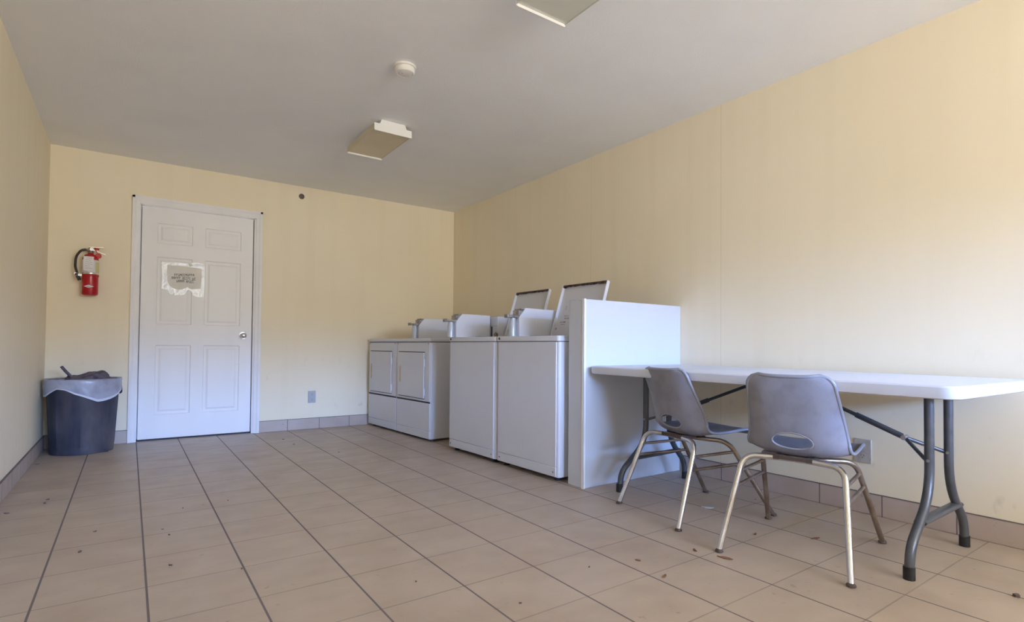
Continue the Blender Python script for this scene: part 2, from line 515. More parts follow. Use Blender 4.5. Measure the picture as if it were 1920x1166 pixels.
o2 = bmesh.ops.create_uvsphere(kb, u_segments=24, v_segments=14, radius=.027)
for v in o2['verts']: v.co = Vector((v.co.x+.876, v.co.y*.72+YD-.047, v.co.z+.924))
obj('knob', kb, M['silver'], door, smooth=40)
obj('threshold_gap', B(((DX0, YB+.03, .0005), (DX1, YB+.10, .012))), M['enamel_dark'], door)

# ------------------------------------------------------------------ sign on the door
YS = YD - .0015
sg = thing('notice_sheet', 'torn plastic-sleeved paper notice taped on the white door', 'sign', (0.39, YS, 1.42))
rnd = random.Random(3)
def outline_plate(pts, y0, y1):
    bm = bmesh.new(); prism(bm, pts, 'y', y0, y1); return bm
xs = lambda px: 0.226 + (px-305)/(384-305)*0.325 - 0.39
zs = lambda py, px=344: 1.570 - (py - (490+(px-305)/79*4))/64.0*0.307 - 1.42
def SP(*p): return [(xs(a), zs(b, a)) for a, b in p]
slv = SP((303, 493), (330, 492), (354, 494), (360, 492), (376, 492), (384, 496), (384, 530), (383, 558), (372, 557), (362, 555), (360, 548), (353, 543), (349, 548), (345, 553), (335, 553), (325, 553), (318, 550), (315, 542), (311, 543), (304, 541), (305, 520))
obj('plastic_sleeve', outline_plate(slv, -.0015, 0.0), M['sleeve'], sg)
obj('paper', outline_plate(SP((314, 498), (345, 499), (378, 503), (378, 525), (377, 541), (358, 542), (352, 538), (340, 543), (327, 541), (319, 536), (314, 527)), -.0028, -.0016), M['paper'], sg)
obj('tape', outline_plate(SP((352, 493), (358, 493), (361, 498), (355, 500)), -.0036, -.0029), M['tape'], sg)
ink = bmesh.new()
def word(x0, x1, y, h=4.6):
    n = max(2, round((x1-x0)/3.3)); wd = (x1-x0)/n
    for k in range(n):
        a = x0+k*wd; kind = rnd.randrange(4)
        def bar(u0, v0, u1, v1):
            p0 = (xs(a+u0*wd*.8), zs(y+h/2-v0*h, a)); p1 = (xs(a+u1*wd*.8), zs(y+h/2-v1*h, a))
            box(ink, (min(p0[0], p1[0]), -.0032, min(p0[1], p1[1])), (max(p0[0], p1[0]), -.0029, max(p0[1], p1[1])))
        bar(0, 0, .28, 1)
        if kind in (0, 1, 3): bar(0, .8, 1, 1)
        if kind in (0, 2): bar(0, 0, 1, .2)
        if kind in (1, 3): bar(.2, .42, .9, .6)
        if kind in (2, 3): bar(.72, 0, 1, 1)
word(327, 364.5, 515.5); word(322, 339, 521.2); word(342, 358, 521.8); word(360, 368, 522.6); word(331, 346, 527); word(349, 364, 528)
obj('writing', ink, M['ink'], sg)

# ------------------------------------------------------------------ partition
def partition():
    bm = B(((2.213, 2.421, 0), (XR, 2.560, 1.131)))
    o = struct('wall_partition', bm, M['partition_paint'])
    bevel(o, .004, 2)
    cap = obj('trim_corner', B(((2.2115, 2.4195, 0), (2.2275, 2.4225, 1.1325)), ((2.2105, 2.4195, 0), (2.2135, 2.4355, 1.1325))), M['white_paint'], o)
partition()

# ------------------------------------------------------------------ washers
def coin_box(parent, x0, y0, x1, z0, z1, wd=.085):
    """side panel faces the camera; slanted upper front; slide and lock in front"""
    bm = bmesh.new()
    pts = [(x0, z0), (x0, z0+(z1-z0)*.66), (x0+.055, z1), (x1, z1-.004), (x1, z0)]
    prism(bm, pts, 'y', y0, y0+wd)
    o = obj('coin_box', bm, M['enamel'], parent); bevel(o, .004, 2)
    # panel flange
    s = bmesh.new()
    zc = z0+(z1-z0)*.67
    box(s, (x0-.075, y0+.012, zc-.004), (x0+.03, y0+wd-.012, zc+.014))
    box(s, (x0-.088, y0+.02, zc-.006), (x0-.07, y0+wd-.02, zc+.02))
    box(s, (x0+.0, y0+.006, zc+.014), (x0+.045, y0+wd-.006, zc+.05))
    box(s, (x0+.018, y0+.002, zc+.05), (x0+.058, y0+wd-.002, zc+.062))
    so = obj('coin_slide', s, M['slide'], o); bevel(so, .003, 2)
    l = bmesh.new()
    lathe(l, [(.026, z0), (.026, zc-.03), (.022, zc-.024), (.022, zc-.006), (.001, zc-.005)], 28, x0-.027, y0+wd*.5)
    obj('coin_vault', l, M['lock'], o, smooth=35)
    return o

WW, WD, WH = 0.668, 0.69, 0.913
def washer(loc, rz, cb, label, first, lidx=0.0, yb=.475):
    t = thing('washing_machine', label, 'washing machine', loc, rz, 'coin washing machines')
    bm = bmesh.new()
    # outline in plan with rounded front corners
    def rr_(x0, y0, x1, y1, rad, n=5):
        p = []
        for cx, cy, a0 in ((x0+rad, y0+rad, 180), (x1-.004, y0+.004, 270), (x1-.004, y1-.004, 0), (x0+rad, y1-rad, 90)):
            r2 = rad if cx < (x0+x1)/2 else .004
            for k in range(n+1):
                a = R(a0+90*k/n); p.append((cx+r2*math.cos(a), cy+r2*math.sin(a)))
        return p
    prism(bm, rr_(0, 0, WD, WW, .018), 'z', .03, .874)
    body = obj('body', bm, M['enamel'], t, smooth=40)
    # front panel standing 2 mm proud, seam above the toe panel
    fp = bevel(obj('front_panel', B(((-.006, .022, .094), (.004, WW-.022, .872))), M['enamel'], t), .003, 2)
    tp = bevel(obj('toe_panel', B(((-.006, .022, .032), (.004, WW-.022, .090))), M['enamel'], t), .003, 2)
    sc = bmesh.new()
    for y in (.045, WW-.045): disc(sc, (-.006, y, .06), (-1, 0, 0), .006, .002, 12)
    pieces('screw', sc, M['slide'], tp)
    # side crease
    pieces('side_seam', B(((.045, -.0015, .035), (.05, .001, .872)), ((.10, -.0015, .035), (.104, .001, .872))), M['enamel'], body)
    top = bmesh.new()
    prism(top, rr_(-.008, -.002, WD, WW+.002, .02), 'z', .878, WH)
    tpo = bevel(obj('top', top, M['enamel'], t), .006, 3)
    obj('shadow_gap', B(((.004, .006, .873), (WD-.01, WW-.006, .879))), M['enamel_dark'], t)
    lk = bmesh.new()
    disc(lk, (-.008, WW-.035, .897), (-1, 0, 0), .009, .002, 16)
    obj('lock', lk, M['enamel_dark'], tpo)
    ft = bmesh.new()
    for x in (.05, WD-.06):
        for y in (.06, WW-.06): lathe(ft, [(.02, 0), (.022, .012), (.012, .016), (.012, .034)], 16, x, y)
    pieces('foot', ft, M['enamel_dark'], t, smooth=40)
    # tub opening under the lid: dark ring
    op = bmesh.new()
    lathe(op, [(.19, WH-.001), (.19, WH+.003), (.165, WH+.003), (.16, WH+.001), (.001, WH+.001)], 40, .22, .27)
    obj('tub_opening', op, M['enamel_dark'], tpo)
    # lid open, hinged at the rear of the opening
    ya = .022
    xa, xb, z0, z1 = .355+lidx, .472+lidx, WH+.008, WH+.378
    ln = math.hypot(xb-xa, z1-z0); ux, uz = (xb-xa)/ln, (z1-z0)/ln    # up the lid
    nx, nz = -uz, ux                                              # towards the user
    def Lp(s, y, d): return (xa+ux*s+nx*d, y, z0+uz*s+nz*d)
    def lbox(bm, s0, s1, y0, y1, d0, d1):
        v = [bm.verts.new(Lp(*p)) for p in ((s0,y0,d0),(s1,y0,d0),(s1,y1,d0),(s0,y1,d0),(s0,y0,d1),(s1,y0,d1),(s1,y1,d1),(s0,y1,d1))]
        for f in ((0,3,2,1),(4,5,6,7),(0,1,5,4),(1,2,6,5),(2,3,7,6),(3,0,4,7)): bm.faces.new([v[i] for i in f])
    lb = bmesh.new()
    lbox(lb, 0, ln, ya, yb, -.003, 0)
    lid = obj('lid', lb, M['enamel_lid'], t)
    lr = bmesh.new()
    lbox(lr, 0, ln, ya-.001, ya+.008, -.004, .022); lbox(lr, 0, ln, yb-.008, yb+.001, -.004, .022)
    lbox(lr, ln-.006, ln+.001, ya, yb, -.004, .018)
    bevel(obj('lid_rim', lr, M['enamel'], lid), .003, 2)
    rt = bmesh.new()
    r3 = random.Random(5 if first else 9)
    lo_, hi_ = [], []
    N_ = 26
    for k in range(N_+1):
        yy = ya+.004+(yb-ya-.008)*k/N_
        hgt = r3.uniform(.003, .009)+(.009 if k in (0, 1, N_-1, N_) else 0)
        lo_.append(Lp(ln-.004-hgt, yy, .0192)); hi_.append(Lp(ln-.0005, yy, .0192))
    back = [[rt.verts.new(Vector(p)-Vector((nx, 0, nz))*.018) for p in q] for q in (lo_, hi_)]
    frnt = [[rt.verts.new(p) for p in q] for q in (lo_, hi_)]
    for k in range(N_):
        for q in ((frnt[0], frnt[1]), (back[0], back[1]), (frnt[0], back[0]), (frnt[1], back[1])):
            rt.faces.new((q[0][k], q[0][k+1], q[1][k+1], q[1][k]))
    obj('rust', rt, M['rust'], lid)['label'] = 'dark rusty bare edge along the top of the open lid'
    dc = bmesh.new()
    for k, (s, yy, wd, hh) in enumerate(((.20, .40, .004, .03), (.15, .40, .05, .004), (.13, .39, .05, .006), (.10, .43, .06, .010), (.085, .42, .05, .005))):
        lbox(dc, s, s+hh, yy-wd, yy, .0, .0012)
    disc(dc, Lp(.055, .455, 0), (nx, 0, nz), .008, .002, 12)
    pieces('lid_marking', dc, M['slide'], lid)
    for yy in (yb+.004, ya-.006):
        hg = bmesh.new()
        xh = cb[2]-.008
        tube(hg, [(xh-.02, yy, WH), (xh-.022, yy, WH+.03), (xh-.008, yy, WH+.042), (xh+.006, yy, WH+.03), (xh+.01, yy, WH)], .006, 10)
        disc(hg, (xh-.005, yy-.012, WH+.014), (0, 1, 0), .013, .024, 14)
        obj('hinge', hg, M['brass_dirty'], t, smooth=50)
    # rear console
    cs = bevel(obj('console', B(((.505+lidx, .01, WH), (WD, WW-.006, WH+.180)), *([] if first else [((.345, yb+.014, WH), (.505+lidx, WW-.006, WH+.178))])), M['enamel_lid'], t), .005, 2)
    if not first: obj('console_seam', B(((.3435, yb+.02, WH+.098), (.346, WW-.02, WH+.101))), M['slide'], cs)
    if not first: obj('console_slot', B(((.3425, cb[1]-.018, WH+.001), (.346, cb[1]-.001, WH+.094))), M['enamel_dark'], cs)
    coin_box(t, *cb)
    return t
washer((2.181, 2.612, 0), .030, (.078, .512, .425, WH, 1.117), 'white top-load washing machine with raised lid, beside the white partition', True)
washer((2.160, 3.292, 0), .030, (.004, .570, .335, WH, 1.104), 'white top-load washing machine with raised lid, next to the dryers', False, .065, .462)

# ------------------------------------------------------------------ dryers
DW, DD, DH = 0.642, 0.69, 0.910
def dryer(loc, rz, cb, label):
    t = thing('dryer', label, 'dryer', loc, rz, 'white clothes dryers')
    body = bevel(obj('body', B(((0, 0, .018), (DD, DW, .876))), M['enamel'], t), .012, 3)
    up = bevel(obj('upper_panel', B(((-.006, .012, .348), (.004, DW-.012, .872))), M['enamel'], t), .004, 2)
    lw = bevel(obj('lower_panel', B(((-.006, .006, .090), (.004, DW-.006, .334))), M['enamel'], t), .004, 2)
    tk = bevel(obj('toe_panel', B(((-.006, .006, .022), (.004, DW-.006, .087))), M['enamel'], t), .004, 2)
    top = bevel(obj('top', B(((-.010, -.003, .878), (DD, DW+.003, DH))), M['enamel'], t), .010, 3)
    pieces('shadow_gap', B(((-.001, .004, .872), (DD-.01, DW-.004, .88)), ((-.002, .006, .334), (.004, DW-.006, .347))), M['enamel_dark'], t)
    sc = bmesh.new()
    for y in (.03, DW-.03): disc(sc, (-.010, y, .862), (-1, 0, 0), .005, -.006, 12)
    pieces('screw', sc, M['slide'], up)
    obj('door_gap', B(((-.0072, .094, .366), (-.005, .596, .788))), M['enamel_dark'], t)
    dr = bevel(obj('door', B(((-.018, .094, .372), (-.006, .596, .781))), M['enamel'], t), .005, 3)
    hb = bmesh.new()
    box(hb, (-.0195, .535, .500), (-.017, .553, .655))
    obj('handle', hb, M['gold'], dr)['label'] = 'narrow gold coloured recessed door handle'
    obj('handle_slot', B(((-.0200, .541, .508), (-.0178, .546, .647))), M['brass_dirty'], dr)
    for z in (.43, .69):
        hh = bevel(obj('hinge', B(((-.0215, .088, z-.032), (-.006, .106, z+.032))), M['enamel'], dr), .003, 2)
    ft = bmesh.new()
    for x in (.05, DD-.06):
        for y in (.05, DW-.05): lathe(ft, [(.018, 0), (.018, .01), (.01, .012), (.01, .02)], 16, x, y)
    pieces('foot', ft, M['plug'], t, smooth=40)
    if cb: coin_box(t, *cb)
    return t
dryer((2.160, 4.337, 0), .060, (.105, .405, .44, DH, 1.103), 'white front-load dryer with a coin box on top, standing nearer the washing machines')
dryer((2.121, 4.984, 0), .060, None, 'white front-load dryer in the corner against the back wall')

# ------------------------------------------------------------------ folding table
def table():
    t = thing('folding_table', 'long white plastic folding table with grey wishbone legs along the yellow wall', 'table', (2.645, 1.51, 0))
    ox, oy = 2.645, 1.51
    # top: front-right (2.21,.62) back-right (3.05,.605) front-left (2.241,2.40) back-left (3.085,2.38)
    cor = [(2.205, .618), (3.050, .603), (3.088, 2.396), (2.238, 2.410)]
    rad = .055
    pts = []
    n = len(cor)
    for i in range(n):
        a, b, c = Vector(cor[i-1]), Vector(cor[i]), Vector(cor[(i+1) % n])
        d1, d2 = (a-b).normalized(), (c-b).normalized()
        p, q = b+d1*rad, b+d2*rad
        for k in range(7):
            s = k/6; pts.append(p*(1-s)**2+b*2*s*(1-s)+q*s*s)
    def ztop(y): return .7235+(y-.62)/1.78*.0075
    bm = bmesh.new()
    def ring(ins, dz):
        c0 = Vector((2.645, 1.51))
        out = []
        for p in pts:
            d = (c0-p); d = Vector((max(-1, min(1, d.x*50)), max(-1, min(1, d.y*50))))
            q = p + Vector((d.x*ins, d.y*ins))
            out.append(bm.verts.new((q.x-ox, q.y-oy, ztop(q.y)+dz)))
        return out
    rs = [ring(i_, z_) for i_, z_ in ((.012, 0), (.004, -.002), (.0, -.007), (.0, -.034), (.003, -.044), (.010, -.047), (.03, -.044), (.034, -.030))]
    m_ = len(pts)
    for a, b in zip(rs, rs[1:]):
        for i in range(m_): bm.faces.new((a[i], a[(i+1) % m_], b[(i+1) % m_], b[i]))
    bm.faces.new(rs[0]); bm.faces.new(rs[-1])
    obj('tabletop', bm, M['table_top'], t, smooth=35)
    rl = bmesh.new()
    for x in (2.33, 2.96): tube(rl, [(x-ox, .72-oy, .683), (x-ox, 2.30-oy, .690)], .012, 10)
    for y in (.815, 2.255, 1.44, 1.58): tube(rl, [(2.31-ox, y-oy, .682+(y-.6)*.004), (2.98-ox, y-oy, .682+(y-.6)*.004)], .012, 10)
    pieces('under_rail', rl, M['table_leg'], t, smooth=50)
    for y, s in ((.815, 1), (2.255, -1)):
        yy = y-oy
        zt = .684 + (y-.6)*.004
        for xt, xf in ((2.572, 2.352), (2.785, 2.950)):
            sg_ = 1 if xf > xt else -1
            yf = yy + (-.005 if s > 0 else .005)
            d = xf-xt
            p = fillet([(xt-ox, yy, zt), (xt-ox, yy, .275), (xf-d*.07-ox, yf, .115), (xf-ox, yf, .02)], [.11, .09], 8)
            lg = obj('leg', tube(bmesh.new(), p, .0168, 18), M['table_leg'], t, smooth=60)
            fb = bmesh.new(); lathe(fb, [(.0195, 0), (.0195, .045), (.017, .047)], 20, xf-ox, yf)
            obj('foot_cap', fb, M['rubber'], lg, smooth=40)
        cb = tube(bmesh.new(), [(2.475-ox, yy, .183), (2.885-ox, yy, .190)], .022, 16, flat=.55)
        obj('crossbar', cb, M['table_leg'], t, smooth=60)
        hy = (.935-oy) if s > 0 else -(.935-oy)
        hx = 2.68-ox
        br = bmesh.new()
        hinge = Vector((hx, hy, .472))
        tip = Vector((hx, -s*.05, .682))
        d = (tip-hinge)
        tube(br, [hinge, tip], .0085, 12)
        tube(br, [hinge+d*.02, hinge+d*.36], .0125, 12)
        bo = obj('brace', br, M['table_leg'], t, smooth=60)
        fk = bmesh.new()
        tube(fk, [hinge, (2.574-ox, yy+s*.012, .408)], .0075, 10)
        tube(fk, [hinge, (2.783-ox, yy+s*.012, .418)], .0085, 10)
        pieces('brace_fork', fk, M['table_leg'], t, smooth=60)
        rv = bmesh.new()
        tube(rv, [hinge-Vector((.02, 0, 0)), hinge+Vector((.02, 0, 0))], .010, 12)
        for xx, zz in ((2.572, .408), (2.785, .418)): disc(rv, (xx-ox-.019, yy, zz), (1, 0, 0), .006, .038, 10)
        pieces('rivet', rv, M['slide'], bo, smooth=50)
table()

# ------------------------------------------------------------------ shell chairs
def shell_mesh():
    prof = [(.212, .418), (.207, .430), (.192, .437), (.14, .436), (.07, .428), (.0, .418), (-.05, .411), (-.09, .412), (-.122, .428), (-.145, .458), (-.163, .505), (-.182, .575), (-.200, .655), (-.213, .715), (-.221, .748)]
    prof = [Vector((a, 0, b-.008-.008*max(0, (b-.45)/.3))) for a, b in prof]
    # resample by Catmull-Rom
    dense = []
    for i in range(len(prof)-1):
        p0, p1, p2, p3 = prof[max(i-1, 0)], prof[i], prof[i+1], prof[min(i+2, len(prof)-1)]
        for k in range(12):
            t = k/12
            dense.append(0.5*((2*p1)+(-p0+p2)*t+(2*p0-5*p1+4*p2-p3)*t*t+(-p0+3*p1-3*p2+p3)*t**3))
    dense.append(prof[-1])
    L = [0]
    for a, b in zip(dense, dense[1:]): L.append(L[-1]+(b-a).length)
    T = L[-1]
    def at(s):
        s = max(0, min(T, s))
        for i in range(len(L)-1):
            if s <= L[i+1]:
                t = (s-L[i])/(L[i+1]-L[i]+1e-9); p = dense[i].lerp(dense[i+1], t); d = (dense[i+1]-dense[i]).normalized(); return p, d
        return dense[-1], (dense[-1]-dense[-2]).normalized()
    NV, NU = 72, 44
    def interp(tab, q):
        for (a, va), (b, vb) in zip(tab, tab[1:]):
            if q <= b:
                t = (q-a)/(b-a); return va+(vb-va)*t
        return tab[-1][1]
    def smooth_tab(tab, n=60, k=7):
        # sample the table linearly, then blur it so outlines have no kinks
        v = []
        for i_ in range(n+1):
            q_ = i_/n
            for (a_, va_), (b_, vb_) in zip(tab, tab[1:]):
                if q_ <= b_+1e-9: v.append(va_+(vb_-va_)*(q_-a_)/(b_-a_)); break
        for _ in range(3):
            v = [sum(v[max(0, min(n, i_+d_))] for d_ in range(-k//2, k//2+1))/len(range(-k//2, k//2+1)) for i_ in range(n+1)]
        return [(i_/n, x_) for i_, x_ in enumerate(v)]
    hw = smooth_tab([(0, .188), (.25, .198), (.52, .206), (.62, .199), (1, .160)])
    bg_ = smooth_tab([(0, .004), (.2, .008), (.36, .018), (.46, .042), (.56, .080), (.68, .064), (.85, .036), (1, .016)])
    rc = .048
    bm = bmesh.new()
    g = []
    sv = []
    for j in range(NV+1):
        q = j/NV
        sv.append(q*T)
    def pos(uq, s):
        q = s/T
        w_ = interp(hw, q)
        for d_ in (T-s, s):
            if d_ < rc:
                rr2 = rc if d_ == T-s else rc*.8
                w_ -= rr2-math.sqrt(max(0, rc*rc-(rc-d_)**2))*rr2/rc
        p, d = at(s)
        nrm = Vector((-d.z, 0, d.x))
        if nrm.z < 0 and nrm.x < 0: nrm = -nrm
        # inward normal: up on the seat, forward on the back
        nrm = Vector((d.z, 0, -d.x))
        yv = uq*w_
        b_ = interp(bg_, q)*abs(uq)**3.2
        return Vector((p.x, yv*(1-.10*abs(uq)**3*interp(bg_, q)/.085), p.z)) + nrm*b_
    hs, hu = None, None
    for j in range(NV+1):
        row = []
        for i in range(NU+1):
            u_ = -1+2*i/NU
            row.append(bm.verts.new(pos(u_, sv[j])))
        g.append(row)
    # lumbar slot: oval hole low in the back
    cen_s = min(range(len(L)), key=lambda k: abs(dense[k].z-.462)+(0 if dense[k].x < -.12 else 9))
    cs = L[cen_s]
    a_u, b_s = .078, .037
    inside = {}
    for j in range(NV+1):
        for i in range(NU+1):
            u_ = -1+2*i/NU
            yy = u_*interp(hw, sv[j]/T)
            ds = sv[j]-cs
            bs = b_s*(1.15 if ds > 0 else .9)
            inside[(j, i)] = (yy/a_u)**2+(ds/bs)**2
    for j in range(NV):
        for i in range(NU):
            c4 = [inside[(j, i)], inside[(j, i+1)], inside[(j+1, i+1)], inside[(j+1, i)]]
            if sum(c < 1 for c in c4) >= 3: continue
            bm.faces.new((g[j][i], g[j][i+1], g[j+1][i+1], g[j+1][i]))
    bm.verts.index_update()
    for v in [v for v in bm.verts if not v.link_faces]: bm.verts.remove(v)
    # snap hole boundary on the oval
    for j in range(NV+1):
        for i in range(NU+1):
            v = g[j][i]
            if not v.is_valid: continue
            if any(e_.is_boundary for e_ in v.link_edges) and 0 < j < NV and 0 < i < NU:
                k = 1/math.sqrt(inside[(j, i)]) if inside[(j, i)] > 0 else 1
                u_ = (-1+2*i/NU)*k; s_ = cs+(sv[j]-cs)*k
                v.co = pos(u_, s_)
    # boundary of the sheet
    edge = [pos(-1+2*i/NU, 0) for i in range(NU+1)] + [pos(1, s) for s in sv[1:]] + [pos(1-2*i/NU, T) for i in range(1, NU+1)] + [pos(-1, s) for s in reversed(sv[1:-1])]
    slot = []
    for k in range(40):
        a_ = 2*PI*k/40
        ds = math.sin(a_)*b_s*(1.15 if math.sin(a_) > 0 else .9)
        s_ = cs+ds
        slot.append(pos(math.cos(a_)*a_u/interp(hw, s_/T), s_))
    return bm, edge, slot

def chair(loc, rz, label):
    t = thing('shell_chair', label, 'chair', (*loc, 0), rz, 'grey shell chairs at the folding table')
    bm, edge, slot = shell_mesh()
    sh = obj('shell', bm, M['shell'], t, smooth=180)
    so = sh.modifiers.new('thick', 'SOLIDIFY'); so.thickness = .006; so.offset = 0
    obj('rim', tube(bmesh.new(), edge, .0076, 8, flat=1.0, closed=True), M['shell_rim'], sh, smooth=180)
    obj('slot_rim', tube(bmesh.new(), slot, .0045, 8, flat=1.0, closed=True), M['shell_rim'], sh, smooth=180)
    yt, yf = .178, .237
    for s in (1, -1):
        rear = fillet([(-.300, s*yf, .006), (-.158, s*(yt+.012), .388), (-.135, s*.06, .392), (-.135, 0, .392)], [.055, .03], 8)
        lg = obj('leg', tube(bmesh.new(), rear, .0118, 16), M['chrome'], t, smooth=60)
        lg['label'] = 'chrome rear leg'
        obj('glide', lathe(bmesh.new(), [(.010, .0), (.0165, .002), (.0165, .007), (.011, .014)], 18, -.301, s*yf), M['glide'], lg, smooth=40)
        front = fillet([(.300, s*yf, .006), (.055, s*(yt+.006), .380), (-.03, s*.10, .386), (-.06, 0, .386)], [.07, .03], 8)
        lg = obj('leg', tube(bmesh.new(), front, .0112, 16), M['rusty_chrome'], t, smooth=60)
        lg['label'] = 'rust-stained front leg'
        obj('glide', lathe(bmesh.new(), [(.010, .0), (.0165, .002), (.0165, .007), (.011, .014)], 18, .301, s*yf), M['glide'], lg, smooth=40)
        st = bmesh.new()
        def onr(z): k = z/.388; return (-.300+.142*k, s*(yf+(yt+.012-yf)*k))
        def onf(z): k = z/.380; return (.300-.245*k, s*(yf+(yt+.006-yf)*k))
        for z in (.322, .262):
            a, b = onr(z), onf(z+.006)
            tube(st, [(*a, z), (*b, z+.006)], .0075, 10)
        a, b = onr(.322), onf(.268)
        pieces('stretcher', st, M['rusty_chrome'], t, smooth=60)
    br = bmesh.new()
    for x in (-.135, -.055): box(br, (x-.018, -.05, .388), (x+.018, .05, .401))
    for s in (1, -1): box(br, (-.15, s*.062-.012, .386), (.01, s*.062+.012, .402))
    obj('bracket', br, M['glide'], t)
    return t
chair((2.350, 1.196), R(12), 'grey plastic shell chair nearer the free end of the table, its back facing the viewer')
chair((2.420, 1.798), R(-11.7), 'grey plastic shell chair turned sideways, closer to the white partition')

# ------------------------------------------------------------------ trash can
def trash():
    cx, cy = -.283, 5.425
    t = thing('trash_can', 'dark grey round plastic trash can in the left corner beside the door', 'trash can', (cx, cy, 0))
    def f(r_, z, a):
        # flat recessed panels between vertical ribs
        if .05 < z < .46:
            k = (a*8/(2*PI)) % 1
            r_ = r_ - (.006 if .07 < k < .93 else 0)
        return r_, z
    prof = [(.001, .012), (.175, .012), (.186, .0), (.197, .002), (.199, .03), (.200, .051), (.2025, .07), (.222, .44), (.2245, .461), (.227, .52), (.233, .525), (.235, .55), (.233, .560), (.226, .560), (.216, .45), (.19, .03), (.001, .03)]
    bm = bmesh.new(); lathe(bm, prof, 96, f=f, cap=False)
    obj('bin', bm, M['can'], t, smooth=40)
    hd = bmesh.new()
    for a in (.55, 2.4):
        ca, sa = math.cos(a), math.sin(a)
        p = Vector((ca*.232, sa*.232, .47)); q = Vector((-sa, ca, 0))
        tube(hd, fillet([p-q*.07+Vector((0, 0, .03)), p-q*.07+Vector((ca*.006, sa*.006, -.03)), p+q*.07+Vector((ca*.006, sa*.006, -.03)), p+q*.07+Vector((0, 0, .03))], .02, 5), .008, 8)
    pieces('handle', hd, M['can'], t, smooth=60)
    foot = bmesh.new()
    for k in range(2):
        a = -PI/2+.80+k*PI
        ca, sa = math.cos(a), math.sin(a)
        box(foot, (ca*.185-.035, sa*.185-.01, .0), (ca*.185+.035, sa*.185+.01, .02))
    pieces('base_grip', foot, M['rubber'], t)
    # liner folded over the rim
    bm = bmesh.new()
    n = 160
    rows = []
    def hem(a):
        # a measured from -Y (towards the room)
        d = (a+PI/2+PI) % (2*PI) - PI
        low = .455 + .02*math.sin(3*a+1)
        low -= .045*max(0, 1-abs(d-.42)/.85)
        low += .03*max(0, 1-abs(d+.65)/.5)
        return low
    for k in range(15):
        row = []
        for i in range(n):
            a = 2*PI*i/n
            wob = noise.noise(Vector((math.cos(a)*4, math.sin(a)*4, k*.33)))
            wob2 = noise.noise(Vector((math.cos(a)*13, math.sin(a)*13, k*.6+5)))
            if k < 4:
                r_ = .150+.022*k+.01*wob; z = .38+.055*k+.006*wob
            elif k == 4: r_, z = .232, .563
            elif k == 5: r_, z = .240, .568+.002*wob
            else:
                q = (k-5)/9
                z = .568+(hem(a)-.568)*q
                r_ = .243-.004*q+.0035*wob+.002*wob2+.003*math.sin(a*4+q*3)*q
            row.append(bm.verts.new((r_*math.cos(a), r_*math.sin(a), z)))
        rows.append(row)
    for k in range(14):
        for i in range(n):
            f_ = bm.faces.new((rows[k][i], rows[k][(i+1) % n], rows[k+1][(i+1) % n], rows[k+1][i]))
            f_.material_index = 1 if k == 13 else 0
    o = obj('liner', bm, [M['bag'], M['bag_hem']], t, smooth=180)
    o['label'] = 'translucent bluish bin liner folded over the rim'
trash()
bm = bmesh.new()
g_ = bmesh.ops.create_uvsphere(bm, u_segments=40, v_segments=24, radius=1)
for v in g_['verts']:
    p = v.co.copy()
    k = 1+.22*noise.noise(p*2.1)+.08*noise.noise(p*6)
    v.co = Vector((p.x*.155*k+.045, p.y*.13*k, p.z*.075*k+.538+.012*math.sin(p.x*5)))
tube(bm, [(-.04, -.02, .55), (-.080, -.03, .588), (-.108, -.04, .624), (-.132, -.05, .660)], .021, 12, flat=.5)
o = obj('crumpled_cloth', bm, M['cloth'], None, smooth=180)
o.location = (-.283, 5.425, 0)
tag(o, 'dark grey rag heaped in the lined trash can, one end poking up', 'cloth')

